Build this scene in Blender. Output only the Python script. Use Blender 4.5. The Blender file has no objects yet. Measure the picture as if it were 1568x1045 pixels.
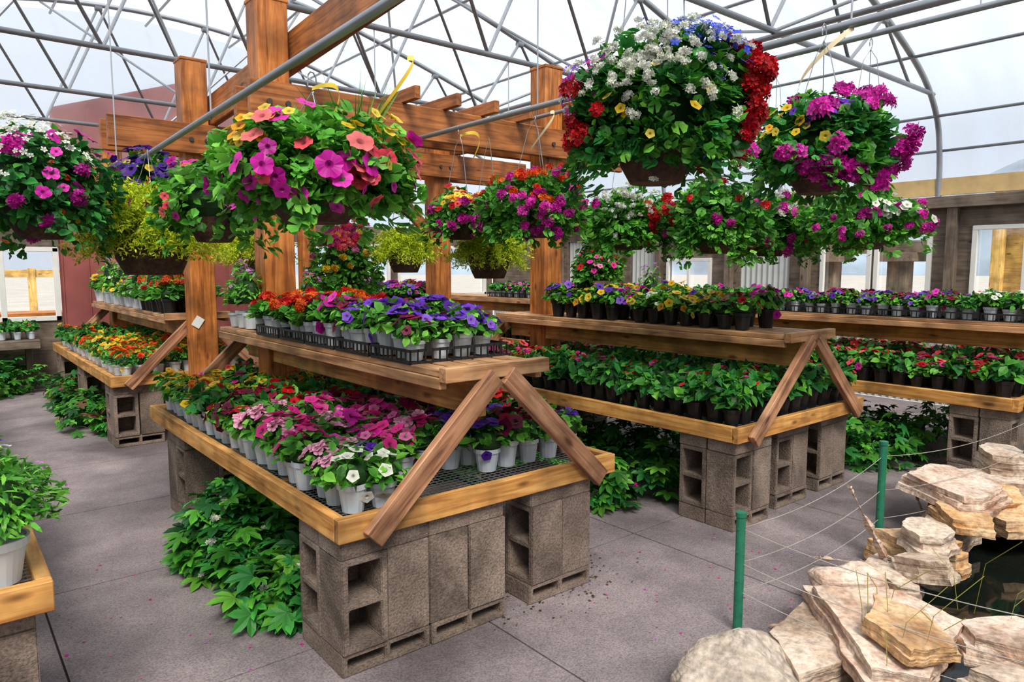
import bpy, bmesh, math, random
import numpy as np
from mathutils import Vector, Matrix, noise
rnd = random.Random(7)
SC = bpy.context.scene
COL = SC.collection

# ------------------------------------------------------------------ materials
def newmat(name):
    m = bpy.data.materials.new(name); m.use_nodes = True
    nt = m.node_tree; nt.nodes.clear()
    out = nt.nodes.new('ShaderNodeOutputMaterial')
    return m, nt, out
def N(nt, t, **kw):
    n = nt.nodes.new(t)
    for k, v in kw.items(): setattr(n, k, v)
    return n
def ramp(nt, stops):
    r = nt.nodes.new('ShaderNodeValToRGB')
    e = r.color_ramp.elements
    while len(e) > 1: e.remove(e[-1])
    e[0].position = stops[0][0]; e[0].color = (*stops[0][1], 1)
    for p, c in stops[1:]:
        x = e.new(p); x.color = (*c, 1)
    return r
def simple(name, col, rough=0.5, metal=0.0, noise_amt=0.15, nscale=8, bump=0.0, spec=0.5):
    m, nt, out = newmat(name)
    b = N(nt, 'ShaderNodeBsdfPrincipled'); b.inputs['Roughness'].default_value = rough
    b.inputs['Metallic'].default_value = metal
    b.inputs['Specular IOR Level'].default_value = spec
    tc = N(nt, 'ShaderNodeTexCoord'); no = N(nt, 'ShaderNodeTexNoise'); no.inputs['Scale'].default_value = nscale
    no.inputs['Detail'].default_value = 5
    nt.links.new(tc.outputs['Object'], no.inputs['Vector'])
    r = ramp(nt, [(0.3, tuple(c*(1-noise_amt) for c in col)), (0.7, tuple(min(1, c*(1+noise_amt)) for c in col))])
    nt.links.new(no.outputs['Fac'], r.inputs['Fac']); nt.links.new(r.outputs['Color'], b.inputs['Base Color'])
    if bump > 0:
        bp = N(nt, 'ShaderNodeBump'); bp.inputs['Strength'].default_value = bump; bp.inputs['Distance'].default_value = 0.01
        nt.links.new(no.outputs['Fac'], bp.inputs['Height']); nt.links.new(bp.outputs['Normal'], b.inputs['Normal'])
    nt.links.new(b.outputs['BSDF'], out.inputs['Surface'])
    return m
def woodmat(name, dark, mid, light, rough=0.6):
    m, nt, out = newmat(name)
    b = N(nt, 'ShaderNodeBsdfPrincipled'); b.inputs['Roughness'].default_value = rough
    tc = N(nt, 'ShaderNodeTexCoord'); oi = N(nt, 'ShaderNodeObjectInfo')
    ad = N(nt, 'ShaderNodeVectorMath', operation='MULTIPLY_ADD')
    nt.links.new(oi.outputs['Random'], ad.inputs[0]); ad.inputs[1].default_value = (37, 11, 23)
    nt.links.new(tc.outputs['Object'], ad.inputs[2])
    mp = N(nt, 'ShaderNodeMapping'); mp.inputs['Scale'].default_value = (1.6, 22, 22)
    nt.links.new(ad.outputs[0], mp.inputs['Vector'])
    no = N(nt, 'ShaderNodeTexNoise'); no.inputs['Scale'].default_value = 1.6; no.inputs['Detail'].default_value = 7
    no.inputs['Distortion'].default_value = 0.8
    nt.links.new(mp.outputs[0], no.inputs['Vector'])
    r = ramp(nt, [(0.3, dark), (0.5, mid), (0.72, light)])
    nt.links.new(no.outputs['Fac'], r.inputs['Fac'])
    n2 = N(nt, 'ShaderNodeTexNoise'); n2.inputs['Scale'].default_value = 5; n2.inputs['Detail'].default_value = 4
    nt.links.new(ad.outputs[0], n2.inputs['Vector'])
    r2 = ramp(nt, [(0.32, (0.5, 0.47, 0.44)), (0.6, (1.08, 1.05, 1.0))])
    nt.links.new(n2.outputs['Fac'], r2.inputs['Fac'])
    vo = N(nt, 'ShaderNodeTexVoronoi'); vo.inputs['Scale'].default_value = 1.0
    mp2 = N(nt, 'ShaderNodeMapping'); mp2.inputs['Scale'].default_value = (3.2, 9, 9)
    nt.links.new(ad.outputs[0], mp2.inputs['Vector']); nt.links.new(mp2.outputs[0], vo.inputs['Vector'])
    r3 = ramp(nt, [(0.06, (0.2, 0.12, 0.08)), (0.16, (1, 1, 1))])
    nt.links.new(vo.outputs['Distance'], r3.inputs['Fac'])
    mx = N(nt, 'ShaderNodeMixRGB', blend_type='MULTIPLY'); mx.inputs[0].default_value = 1
    nt.links.new(r.outputs[0], mx.inputs[1]); nt.links.new(r2.outputs[0], mx.inputs[2])
    mx2 = N(nt, 'ShaderNodeMixRGB', blend_type='MULTIPLY'); mx2.inputs[0].default_value = 0.85
    nt.links.new(mx.outputs[0], mx2.inputs[1]); nt.links.new(r3.outputs[0], mx2.inputs[2])
    nt.links.new(mx2.outputs[0], b.inputs['Base Color'])
    bp = N(nt, 'ShaderNodeBump'); bp.inputs['Strength'].default_value = 0.45; bp.inputs['Distance'].default_value = 0.004
    nt.links.new(no.outputs['Fac'], bp.inputs['Height']); nt.links.new(bp.outputs[0], b.inputs['Normal'])
    nt.links.new(b.outputs[0], out.inputs['Surface'])
    return m
def concretemat(name, stops, fine=90, big=1.2, bump=0.4, rough=0.85, dist=0.006, speck=.8, stain=0, strata=0, stscale=.55):
    m, nt, out = newmat(name)
    b = N(nt, 'ShaderNodeBsdfPrincipled'); b.inputs['Roughness'].default_value = rough
    tc = N(nt, 'ShaderNodeTexCoord')
    oi = N(nt, 'ShaderNodeObjectInfo')
    ad = N(nt, 'ShaderNodeVectorMath', operation='MULTIPLY_ADD')
    nt.links.new(oi.outputs['Random'], ad.inputs[0]); ad.inputs[1].default_value = (17, 11, 23)
    nt.links.new(tc.outputs['Object'], ad.inputs[2])
    n1 = N(nt, 'ShaderNodeTexNoise'); n1.inputs['Scale'].default_value = big; n1.inputs['Detail'].default_value = 8
    n1.inputs['Roughness'].default_value = 0.65
    n2 = N(nt, 'ShaderNodeTexNoise'); n2.inputs['Scale'].default_value = fine; n2.inputs['Detail'].default_value = 3
    nt.links.new(ad.outputs[0], n1.inputs['Vector']); nt.links.new(ad.outputs[0], n2.inputs['Vector'])
    r = ramp(nt, stops); nt.links.new(n1.outputs['Fac'], r.inputs['Fac'])
    r2 = ramp(nt, [(0.35, (0.6, 0.6, 0.6)), (0.5, (1, 1, 1)), (0.68, (1.35, 1.3, 1.28))])
    nt.links.new(n2.outputs['Fac'], r2.inputs['Fac'])
    mx = N(nt, 'ShaderNodeMixRGB', blend_type='MULTIPLY'); mx.inputs[0].default_value = speck
    nt.links.new(r.outputs[0], mx.inputs[1]); nt.links.new(r2.outputs[0], mx.inputs[2])
    last = mx.outputs[0]; hgt = n2.outputs['Fac']
    if stain:
        n3 = N(nt, 'ShaderNodeTexNoise'); n3.inputs['Scale'].default_value = stscale; n3.inputs['Detail'].default_value = 9; n3.inputs['Distortion'].default_value = 1.2
        nt.links.new(ad.outputs[0], n3.inputs['Vector'])
        r3 = ramp(nt, [(0.34, (0.42, 0.39, 0.38)), (0.48, (.92, .9, .9)), (0.66, (1.3, 1.25, 1.25))]); nt.links.new(n3.outputs['Fac'], r3.inputs['Fac'])
        m3 = N(nt, 'ShaderNodeMixRGB', blend_type='MULTIPLY'); m3.inputs[0].default_value = stain
        nt.links.new(last, m3.inputs[1]); nt.links.new(r3.outputs[0], m3.inputs[2]); last = m3.outputs[0]
    if strata:
        mp = N(nt, 'ShaderNodeMapping'); mp.inputs['Scale'].default_value = (1.2, 1.2, 30)
        n4 = N(nt, 'ShaderNodeTexNoise'); n4.inputs['Scale'].default_value = 2.2; n4.inputs['Detail'].default_value = 6
        nt.links.new(ad.outputs[0], mp.inputs[0]); nt.links.new(mp.outputs[0], n4.inputs['Vector'])
        r4 = ramp(nt, [(0.36, (0.45, 0.36, 0.3)), (0.48, (1, .97, .95)), (0.7, (1.2, 1.18, 1.15))]); nt.links.new(n4.outputs['Fac'], r4.inputs['Fac'])
        m4 = N(nt, 'ShaderNodeMixRGB', blend_type='MULTIPLY'); m4.inputs[0].default_value = strata
        nt.links.new(last, m4.inputs[1]); nt.links.new(r4.outputs[0], m4.inputs[2]); last = m4.outputs[0]
        aa = N(nt, 'ShaderNodeMath', operation='ADD'); nt.links.new(hgt, aa.inputs[0]); nt.links.new(n4.outputs['Fac'], aa.inputs[1]); hgt = aa.outputs[0]
    nt.links.new(last, b.inputs['Base Color'])
    bp = N(nt, 'ShaderNodeBump'); bp.inputs['Strength'].default_value = bump; bp.inputs['Distance'].default_value = dist
    nt.links.new(hgt, bp.inputs['Height']); nt.links.new(bp.outputs[0], b.inputs['Normal'])
    nt.links.new(b.outputs[0], out.inputs['Surface'])
    return m
def plantmat():
    m, nt, out = newmat('foliage_and_petals')
    at = N(nt, 'ShaderNodeAttribute'); at.attribute_name = 'Col'
    b = N(nt, 'ShaderNodeBsdfPrincipled'); b.inputs['Roughness'].default_value = 0.45
    b.inputs['Specular IOR Level'].default_value = 0.35
    tr = N(nt, 'ShaderNodeBsdfTranslucent')
    mx = N(nt, 'ShaderNodeMixShader'); mx.inputs[0].default_value = 0.32
    nt.links.new(at.outputs['Color'], b.inputs['Base Color']); nt.links.new(at.outputs['Color'], tr.inputs['Color'])
    nt.links.new(b.outputs[0], mx.inputs[1]); nt.links.new(tr.outputs[0], mx.inputs[2])
    nt.links.new(mx.outputs[0], out.inputs['Surface'])
    return m
M_PLANT = plantmat()
def vcolmat(name, rough):
    m, nt, out = newmat(name)
    at = N(nt, 'ShaderNodeAttribute'); at.attribute_name = 'Col'
    b = N(nt, 'ShaderNodeBsdfPrincipled'); b.inputs['Roughness'].default_value = rough
    nt.links.new(at.outputs['Color'], b.inputs['Base Color']); nt.links.new(b.outputs[0], out.inputs['Surface'])
    return m
M_PLASTIC = vcolmat('pot_plastic', 0.4)
M_BENCH = woodmat('pine_bench_wood', (0.4, 0.17, 0.04), (0.66, 0.34, 0.1), (0.8, 0.48, 0.18))
M_SHELF = woodmat('weathered_shelf_wood', (0.27, 0.13, 0.065), (0.52, 0.29, 0.14), (0.68, 0.44, 0.25))
M_LEG = woodmat('brace_wood', (0.13, 0.052, 0.026), (0.42, 0.21, 0.115), (0.6, 0.36, 0.22))
M_POST = woodmat('stained_post_wood', (0.24, 0.075, 0.015), (0.5, 0.175, 0.038), (0.64, 0.27, 0.075), 0.5)
M_BEAM = woodmat('stained_beam_wood', (0.17, 0.055, 0.016), (0.38, 0.135, 0.036), (0.52, 0.21, 0.065), 0.5)
M_TAUPE = woodmat('taupe_painted_wood', (0.12, 0.09, 0.07), (0.19, 0.148, 0.115), (0.245, 0.195, 0.155))
M_RED = simple('red_brown_siding', (0.32, 0.09, 0.08), 0.7, nscale=3)
M_BLOCK = concretemat('cinder_block_concrete', [(0.3, (0.15, 0.115, 0.09)), (0.55, (0.245, 0.192, 0.154)), (0.8, (0.34, 0.28, 0.23))], 110, 4, 0.9, stain=.75, stscale=3.2)
M_FLOOR = concretemat('floor_concrete', [(0.25, (0.14, 0.122, 0.126)), (0.5, (0.235, 0.203, 0.21)), (0.75, (0.34, 0.297, 0.3))], 130, 2.6, 0.3, 0.6, stain=1.0)
M_PIPE = simple('galvanised_pipe', (0.34, 0.36, 0.39), 0.42, 0.55, 0.1)
M_WIRE = simple('steel_wire', (0.35, 0.36, 0.37), 0.4, 0.7)
M_GREEN = simple('green_metal_post', (0.025, 0.2, 0.115), 0.45, 0.1, 0.2, 20)
M_COIR = concretemat('coir_fibre', [(0.3, (0.04, 0.018, 0.01)), (0.6, (0.1, 0.05, 0.03)), (0.8, (0.17, 0.09, 0.057))], 60, 12, 1.0)
M_TRAY = simple('black_tray_plastic', (0.02, 0.02, 0.022), 0.45)
M_WHITE = simple('white_window_frame', (0.75, 0.74, 0.7), 0.5, noise_amt=.04)
M_DARKF = simple('dark_bolt_steel', (0.06, 0.05, 0.045), 0.5)
M_SOIL = simple('soil', (0.06, 0.045, 0.035), 0.95, nscale=30, bump=.6)
M_RIB = simple('yellow_ribbon', (0.85, 0.6, 0.06), 0.5)
M_RIBW = simple('cream_ribbon', (0.72, 0.6, 0.38), 0.5)
def skinmat():
    m, nt, out = newmat('translucent_poly_skin')
    tp = N(nt, 'ShaderNodeBsdfTransparent'); tp.inputs[0].default_value = (0.95, 0.97, 1, 1)
    tl = N(nt, 'ShaderNodeBsdfTranslucent'); tl.inputs[0].default_value = (0.9, 0.93, 0.97, 1)
    df = N(nt, 'ShaderNodeBsdfDiffuse'); df.inputs[0].default_value = (0.8, 0.83, 0.87, 1)
    a = N(nt, 'ShaderNodeMixShader'); a.inputs[0].default_value = 0.35
    nt.links.new(tl.outputs[0], a.inputs[1]); nt.links.new(df.outputs[0], a.inputs[2])
    c = N(nt, 'ShaderNodeMixShader')
    tc = N(nt, 'ShaderNodeTexCoord'); mp = N(nt, 'ShaderNodeMapping'); mp.inputs['Scale'].default_value = (0.6, 3.0, 0.6)
    no = N(nt, 'ShaderNodeTexNoise'); no.inputs['Scale'].default_value = 1.5; no.inputs['Detail'].default_value = 6
    nt.links.new(tc.outputs['Object'], mp.inputs[0]); nt.links.new(mp.outputs[0], no.inputs['Vector'])
    mr = N(nt, 'ShaderNodeMapRange'); mr.inputs['From Min'].default_value = .3; mr.inputs['From Max'].default_value = .7
    mr.inputs['To Min'].default_value = .18; mr.inputs['To Max'].default_value = .46
    nt.links.new(no.outputs['Fac'], mr.inputs[0]); nt.links.new(mr.outputs[0], c.inputs[0])
    nt.links.new(tp.outputs[0], c.inputs[1]); nt.links.new(a.outputs[0], c.inputs[2])
    nt.links.new(c.outputs[0], out.inputs['Surface'])
    return m
M_SKIN = skinmat()
def glassmat():
    m, nt, out = newmat('window_glass')
    tp = N(nt, 'ShaderNodeBsdfTransparent'); gl = N(nt, 'ShaderNodeBsdfGlossy'); gl.inputs['Roughness'].default_value = .03
    c = N(nt, 'ShaderNodeMixShader'); c.inputs[0].default_value = 0.08
    nt.links.new(tp.outputs[0], c.inputs[1]); nt.links.new(gl.outputs[0], c.inputs[2])
    nt.links.new(c.outputs[0], out.inputs['Surface']); return m
M_GLASS = glassmat()

# ------------------------------------------------------------------ helpers
def link(o, parent=None):
    COL.objects.link(o)
    if parent: o.parent = parent
    return o
def empty(name, loc=(0, 0, 0)):
    e = bpy.data.objects.new(name, None); e.empty_display_size = .1; e.location = loc
    COL.objects.link(e); return e
class Geo:
    def __init__(s): s.V=[]; s.F=[]; s.C=[]; s.M=[]; s.n=0
    def add(s, v, f, c=(1,1,1), m=0):
        v=np.asarray(v,float).reshape(-1,3); f=np.asarray(f,int).reshape(-1,3)
        c=np.asarray(c,float)
        if c.ndim==1: c=np.tile(c,(len(v),1))
        s.V.append(v); s.F.append(f+s.n); s.C.append(c); s.M.append(np.full(len(f),m)); s.n+=len(v)
    def scatter(s, T, R, P, S, col, m=0):
        k=len(P)
        if k==0: return
        S=np.asarray(S,float)
        if S.ndim==0: S=np.full(k,float(S))
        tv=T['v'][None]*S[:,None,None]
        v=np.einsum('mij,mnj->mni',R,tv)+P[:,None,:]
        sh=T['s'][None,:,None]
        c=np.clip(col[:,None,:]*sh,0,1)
        if 'w' in T:
            w=T['w'][None,:,None]; c=c*(1-w)+w*np.array([.9,.75,.82])
        nn=len(T['v'])
        f=T['f'][None]+(np.arange(k)*nn)[:,None,None]
        s.add(v.reshape(-1,3),f.reshape(-1,3),c.reshape(-1,3),m)
    def box(s,a,b,c=(1,1,1),m=0):
        x0,y0,z0=a; x1,y1,z1=b
        v=[(x0,y0,z0),(x1,y0,z0),(x1,y1,z0),(x0,y1,z0),(x0,y0,z1),(x1,y0,z1),(x1,y1,z1),(x0,y1,z1)]
        q=[(0,3,2,1),(4,5,6,7),(0,1,5,4),(1,2,6,5),(2,3,7,6),(3,0,4,7)]
        f=[]
        for a_,b_,c_,d_ in q: f+= [(a_,b_,c_),(a_,c_,d_)]
        s.add(v,f,c,m)
    def tube(s,pts,r,seg=8,c=(1,1,1),m=0):
        pts=[Vector(p) for p in pts]; rings=[]
        for i,p in enumerate(pts):
            d=(pts[min(i+1,len(pts)-1)]-pts[max(i-1,0)]).normalized()
            up=Vector((0,0,1)) if abs(d.z)<.95 else Vector((1,0,0))
            x=d.cross(up).normalized(); y=d.cross(x).normalized()
            rings.append([p+x*(math.cos(2*math.pi*k/seg)*r)+y*(math.sin(2*math.pi*k/seg)*r) for k in range(seg)])
        v=[q for rr in rings for q in rr]; f=[]
        for i in range(len(pts)-1):
            for k in range(seg):
                a=i*seg+k; b=i*seg+(k+1)%seg
                f+=[(a,b,b+seg),(a,b+seg,a+seg)]
        for i in (0,len(pts)-1):
            o=i*seg
            for k in range(1,seg-1): f.append((o,o+k,o+k+1))
        s.add([tuple(q) for q in v],f,c,m)
    def lathe(s,prof,seg=16,center=(0,0,0),c=(1,1,1),m=0,jit=0):
        v=[];f=[]
        for r,z in prof:
            for k in range(seg):
                a=2*math.pi*k/seg; j=1+jit*rnd.uniform(-1,1)
                v.append((center[0]+r*j*math.cos(a),center[1]+r*j*math.sin(a),center[2]+z))
        for i in range(len(prof)-1):
            for k in range(seg):
                a=i*seg+k;b=i*seg+(k+1)%seg
                f+=[(a,b,b+seg),(a,b+seg,a+seg)]
        s.add(v,f,c,m)
    def mesh(s,name,mats,smooth=False):
        V=np.concatenate(s.V); F=np.concatenate(s.F); C=np.concatenate(s.C); Mi=np.concatenate(s.M)
        me=bpy.data.meshes.new(name)
        me.vertices.add(len(V)); me.vertices.foreach_set('co',V.astype(np.float32).ravel())
        me.loops.add(len(F)*3); me.loops.foreach_set('vertex_index',F.astype(np.int32).ravel())
        me.polygons.add(len(F)); me.polygons.foreach_set('loop_start',(np.arange(len(F))*3).astype(np.int32))
        try: me.polygons.foreach_set('loop_total',np.full(len(F),3,np.int32))
        except Exception: pass
        me.polygons.foreach_set('material_index',Mi.astype(np.int32))
        me.polygons.foreach_set('use_smooth',np.full(len(F),smooth))
        ca=me.color_attributes.new('Col','FLOAT_COLOR','POINT')
        ca.data.foreach_set('color',np.concatenate([C,np.ones((len(C),1))],1).astype(np.float32).ravel())
        for m in mats: me.materials.append(m)
        me.update(calc_edges=True); me.validate()
        return me
    def obj(s,name,mats,parent=None,loc=(0,0,0),smooth=False):
        o=bpy.data.objects.new(name,s.mesh(name,mats,smooth)); o.location=loc
        return link(o,parent)
def board(name,p0,p1,w,h,mat,parent=None,bev=0.003):
    p0=Vector(p0);p1=Vector(p1);d=p1-p0;L=d.length
    me=bpy.data.meshes.new(name)
    bm=bmesh.new(); bmesh.ops.create_cube(bm,size=1)
    for v in bm.verts: v.co=Vector((v.co.x*L,v.co.y*w,v.co.z*h))
    if bev: bmesh.ops.bevel(bm,geom=bm.edges[:],offset=bev,segments=1,affect='EDGES')
    bm.to_mesh(me);bm.free();me.materials.append(mat)
    o=bpy.data.objects.new(name,me); o.rotation_mode='QUATERNION'
    o.rotation_quaternion=d.to_track_quat('X','Z'); o.location=(p0+p1)/2
    return link(o,parent)
def boxobj(name,a,b,mat,parent=None):
    g=Geo(); c=[(a[i]+b[i])/2 for i in range(3)]
    g.box([a[i]-c[i] for i in range(3)],[b[i]-c[i] for i in range(3)])
    return g.obj(name,[mat],parent,c)
def norm(a): return a/np.maximum(np.linalg.norm(a,axis=-1,keepdims=True),1e-9)
def frames(fwd,nrm):
    y=norm(fwd); z=norm(nrm-(nrm*y).sum(-1,keepdims=True)*y); x=np.cross(y,z)
    return np.stack([x,y,z],-1)
def frames_z(z,rng):
    z=norm(z); r=norm(rng.normal(size=z.shape)); y=norm(r-(r*z).sum(-1,keepdims=True)*z); x=np.cross(y,z)
    return np.stack([x,y,z],-1)

# ------------------------------------------------------------------ plant part templates
def T(v,f,s,w=None):
    d=dict(v=np.array(v,float),f=np.array(f,int),s=np.array(s,float))
    if w is not None: d['w']=np.array(w,float)
    return d
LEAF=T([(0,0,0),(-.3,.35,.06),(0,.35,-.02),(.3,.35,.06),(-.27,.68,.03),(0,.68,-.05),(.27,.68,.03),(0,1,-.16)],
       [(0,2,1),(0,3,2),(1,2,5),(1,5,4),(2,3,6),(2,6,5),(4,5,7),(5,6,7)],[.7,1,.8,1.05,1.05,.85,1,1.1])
NARROW=T([(0,0,0),(-.13,.4,.04),(.13,.4,.04),(-.1,.75,0),(.1,.75,0),(0,1,-.12)],
         [(0,2,1),(1,2,4),(1,4,3),(3,4,5)],[.7,1,1,1.05,1.05,1.1])
def mk_round():
    n=14;v=[(0,.1,-.06)];s=[.72]
    for k in range(n):
        a=2*math.pi*k/n+ math.pi/2+.22; r=.5*(1+(.07 if k%2 else -.05)); v.append((r*math.cos(a),.42+r*math.sin(a),.05*math.sin(3*a)))
        s.append(1.08)
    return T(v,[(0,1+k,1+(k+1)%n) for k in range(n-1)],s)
ROUND=mk_round()
def mk_palm():
    v=[];f=[];s=[]
    for a in (-95,-48,0,48,95):
        A=math.radians(a);L=1 if a==0 else (.9 if abs(a)<60 else .65)
        b=len(v)
        for (x,y,z) in [(0,0,0),(-.2,.45,.03),(0,.5,-.03),(.2,.45,.03),(-.19,.72,0),(.19,.72,0),(0,1,-.12)]:
            x*=L;y*=L
            v.append((x*math.cos(A)+y*math.sin(A),-x*math.sin(A)+y*math.cos(A),z)); 
        s+=[.65,1,.8,1,1.05,1.05,1.1]
        f+=[(b,b+2,b+1),(b,b+3,b+2),(b+1,b+2,b+4),(b+2,b+3,b+5),(b+2,b+6,b+4),(b+2,b+5,b+6)]
    return T(v,f,s)
PALM=mk_palm()
def mk_petunia(hi=True,star=False):
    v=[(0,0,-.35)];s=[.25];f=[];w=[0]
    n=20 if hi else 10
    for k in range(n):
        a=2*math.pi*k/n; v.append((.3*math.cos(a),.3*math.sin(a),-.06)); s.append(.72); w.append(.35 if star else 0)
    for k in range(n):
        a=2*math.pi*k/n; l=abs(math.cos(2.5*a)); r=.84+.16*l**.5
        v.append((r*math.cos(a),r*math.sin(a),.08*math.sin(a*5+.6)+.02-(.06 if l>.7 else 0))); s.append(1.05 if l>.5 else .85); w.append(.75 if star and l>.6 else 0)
    for k in range(n):
        k2=(k+1)%n
        f+=[(0,1+k,1+k2),(1+k,1+n+k,1+n+k2),(1+k,1+n+k2,1+k2)]
    return T(v,f,s,w)
PET=mk_petunia(); PETL=mk_petunia(False); PETS=mk_petunia(True,True)
def mk_floret():
    v=[(0,0,-.1)];s=[.6];f=[]
    for k in range(5):
        a=2*math.pi*k/5; b=len(v)
        for da,r,z in ((-.5,.7,.05),(0,1,.0),(.5,.7,.05)):
            v.append((r*math.cos(a+da),r*math.sin(a+da),z)); s.append(1.05)
        f+=[(0,b,b+1),(0,b+1,b+2)]
    return T(v,f,s)
FLO=mk_floret()
def mk_cluster(n=20,sc=.5,seed=3,flat=.75,cov=1.15):
    g=np.random.default_rng(seed); i=np.arange(n)+.5
    z=1-i/n*cov; th=i*2.399963; r=np.sqrt(np.maximum(0,1-z*z))
    u=np.stack([r*np.cos(th),r*np.sin(th),z],1)
    R=frames_z(u+g.normal(size=u.shape)*.45,g); v=[];f=[];s=[]
    for k in range(n):
        b=len(v); q=(R[k]@(FLO['v']*sc*g.uniform(.8,1.2)).T).T+u[k]*g.uniform(.6,.95)*np.array([1,1,flat])
        v+=q.tolist(); f+=(FLO['f']+b).tolist(); s+=(FLO['s']*g.uniform(.6,1.2)).tolist()
    return T(v,f,s)
CLU=mk_cluster(); CLS=mk_cluster(11,.55,4,.8,1.0)
def mk_pom(n=34):
    v=[];f=[];s=[]
    for k in range(n):
        t=k/n; a=k*2.4; el=t*1.5; r=.25+.75*t
        d=np.array([math.cos(a)*math.sin(el),math.sin(a)*math.sin(el),math.cos(el)*.6]); side=np.array([-math.sin(a),math.cos(a),0])*.28
        b=len(v); v+=[(d*.35).tolist(),(d*r*1.0+side+[0,0,.08]).tolist(),(d*r-side+[0,0,.08]).tolist()]
        f.append((b,b+1,b+2)); s+=[.6,1.05,.95]
    return T(v,f,s)
POM=mk_pom()

GR=[(0.06,0.26,0.025),(0.1,0.38,0.035),(0.04,0.19,0.02),(0.17,0.46,0.05)]
GRD=[(0.026,0.175,0.036),(0.04,0.26,0.052),(0.018,0.12,0.024),(0.065,0.34,0.058)]
GRB=[(0.14,0.47,0.05),(0.23,0.58,0.07),(0.1,0.36,0.04)]
MAG=[(0.75,0.015,0.44),(0.6,0.01,0.36),(0.88,0.05,0.54)]
PINK=[(0.88,0.06,0.36),(0.78,0.03,0.28),(0.9,0.22,0.5),(0.85,0.03,0.42)]
CORAL=[(0.9,0.06,0.11),(0.87,0.1,0.14),(0.9,0.2,0.2)]
RED=[(0.66,0.006,0.012),(0.78,0.015,0.025),(0.46,0.0,0.016)]
WHITE=[(0.85,0.85,0.78),(0.8,0.82,0.7)]
BLUE=[(0.04,0.08,0.65),(0.08,0.13,0.82)]
VIO=[(0.17,0.04,0.58),(0.23,0.06,0.68),(0.1,0.015,0.38),(0.34,0.15,0.78)]
BURG=[(0.2,0.004,0.05),(0.3,0.008,0.09),(0.12,0.0,0.03),(0.42,0.01,0.06)]
ORG=[(0.9,0.11,0.008),(0.88,0.055,0.012),(0.92,0.2,0.015)]
YEL=[(0.9,0.58,0.02),(0.9,0.68,0.08),(0.88,0.42,0.015)]
LAV=[(0.6,0.18,0.6),(0.7,0.3,0.7)]
def pick(cols,n,rng,jit=.15):
    c=np.array(cols)[rng.integers(0,len(cols),n)]
    return c*rng.uniform(1-jit,1+jit,(n,1))
def lumpf(rng):
    ph=rng.uniform(0,6.28,6)
    def L(u): return 1+.11*np.sin(3.1*u[:,0]+ph[0])*np.cos(2.3*u[:,1]+ph[1])+.08*np.sin(6*u[:,1]+ph[2])+.07*np.sin(7*u[:,2]+5*u[:,0]+ph[3])
    return L
def bush(g,rng,c,rad,nl,LT,ls,lc,flowers,zmin=-.25,gap=None,inner=True,shell=.55):
    c=np.array(c,float);rad=np.array(rad,float);L=lumpf(rng)
    u=norm(rng.normal(size=(int(nl*3.5),3))); u=u[u[:,2]>zmin]
    if gap is not None:
        gd,gc=gap; u=u[(u@norm(np.array(gd,float)))<gc]
    u=u[:nl]; k=len(u)
    P=c+u*rad*(L(u)*(shell+(1-shell)*rng.uniform(0,1,k)**.6))[:,None]
    fwd=norm(u*[1,1,.4]+rng.normal(size=u.shape)*.55+[0,0,-.15]); nr=norm(u+[0,0,.7]+rng.normal(size=u.shape)*.35)
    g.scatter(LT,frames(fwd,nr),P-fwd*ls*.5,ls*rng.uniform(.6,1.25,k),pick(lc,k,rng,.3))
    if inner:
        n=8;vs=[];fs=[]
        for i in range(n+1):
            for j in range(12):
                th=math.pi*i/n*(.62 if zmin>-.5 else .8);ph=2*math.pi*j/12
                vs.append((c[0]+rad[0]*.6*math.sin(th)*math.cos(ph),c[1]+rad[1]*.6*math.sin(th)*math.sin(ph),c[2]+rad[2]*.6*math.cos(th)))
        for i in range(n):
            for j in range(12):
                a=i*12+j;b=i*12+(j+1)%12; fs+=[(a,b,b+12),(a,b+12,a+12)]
        g.add(vs,fs,(0.02,0.07,0.015))  # added dark green core, its colour standing in for the shaded interior
    for (FT,nf,fs_,fc,dr,sp) in flowers:
        if dr is None:
            u=norm(rng.normal(size=(nf*4,3))); u=u[u[:,2]>max(zmin,-.5)][:nf]
        else: u=norm(np.array(dr,float)+sp*rng.normal(size=(nf,3)))
        if len(u)==0: continue
        P=c+u*rad*(L(u)*rng.uniform(.95,1.1,len(u)))[:,None]
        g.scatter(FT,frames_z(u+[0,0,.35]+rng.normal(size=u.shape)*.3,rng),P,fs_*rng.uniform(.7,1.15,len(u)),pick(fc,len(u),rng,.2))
def trail(g,rng,rad,LT,ls,lc,n=26,drop=.9):
    # stems of leaves that spill over the rim and hang beside the bowl
    for _ in range(n):
        a=rng.uniform(0,6.283); d=np.array([math.cos(a),math.sin(a),0]); r0=rad[0]*rng.uniform(.55,.85); L=rad[2]*drop*rng.uniform(.6,1.45)
        m=int(L/.016)+3; t=np.linspace(0,1,m)
        P=d*(r0+.05*np.sin(t*2)[:,None])+np.stack([t*0,t*0,-L*t],1)+rng.normal(size=(m,3))*.014
        fwd=norm(d+rng.normal(size=(m,3))*.6+[0,0,-.5]); nr=norm(d+[0,0,.6]+rng.normal(size=(m,3))*.3)
        g.scatter(LT,frames(fwd,nr),P,ls*rng.uniform(.6,1.1,m),pick(lc,m,rng,.3))
def add_pot(g,col,r=.05,h=.1,seg=14):
    g.lathe([(0,0.002),(r*.72,0.002),(r*.96,h*.82),(r*1.06,h*.82),(r*1.08,h),(r*.98,h),(r*.92,h*.85),(0,h*.85)],seg,(0,0,0),col,1)
PW=(0.6,0.65,0.7);PB=(0.015,0.015,0.017)
_var={}
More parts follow.
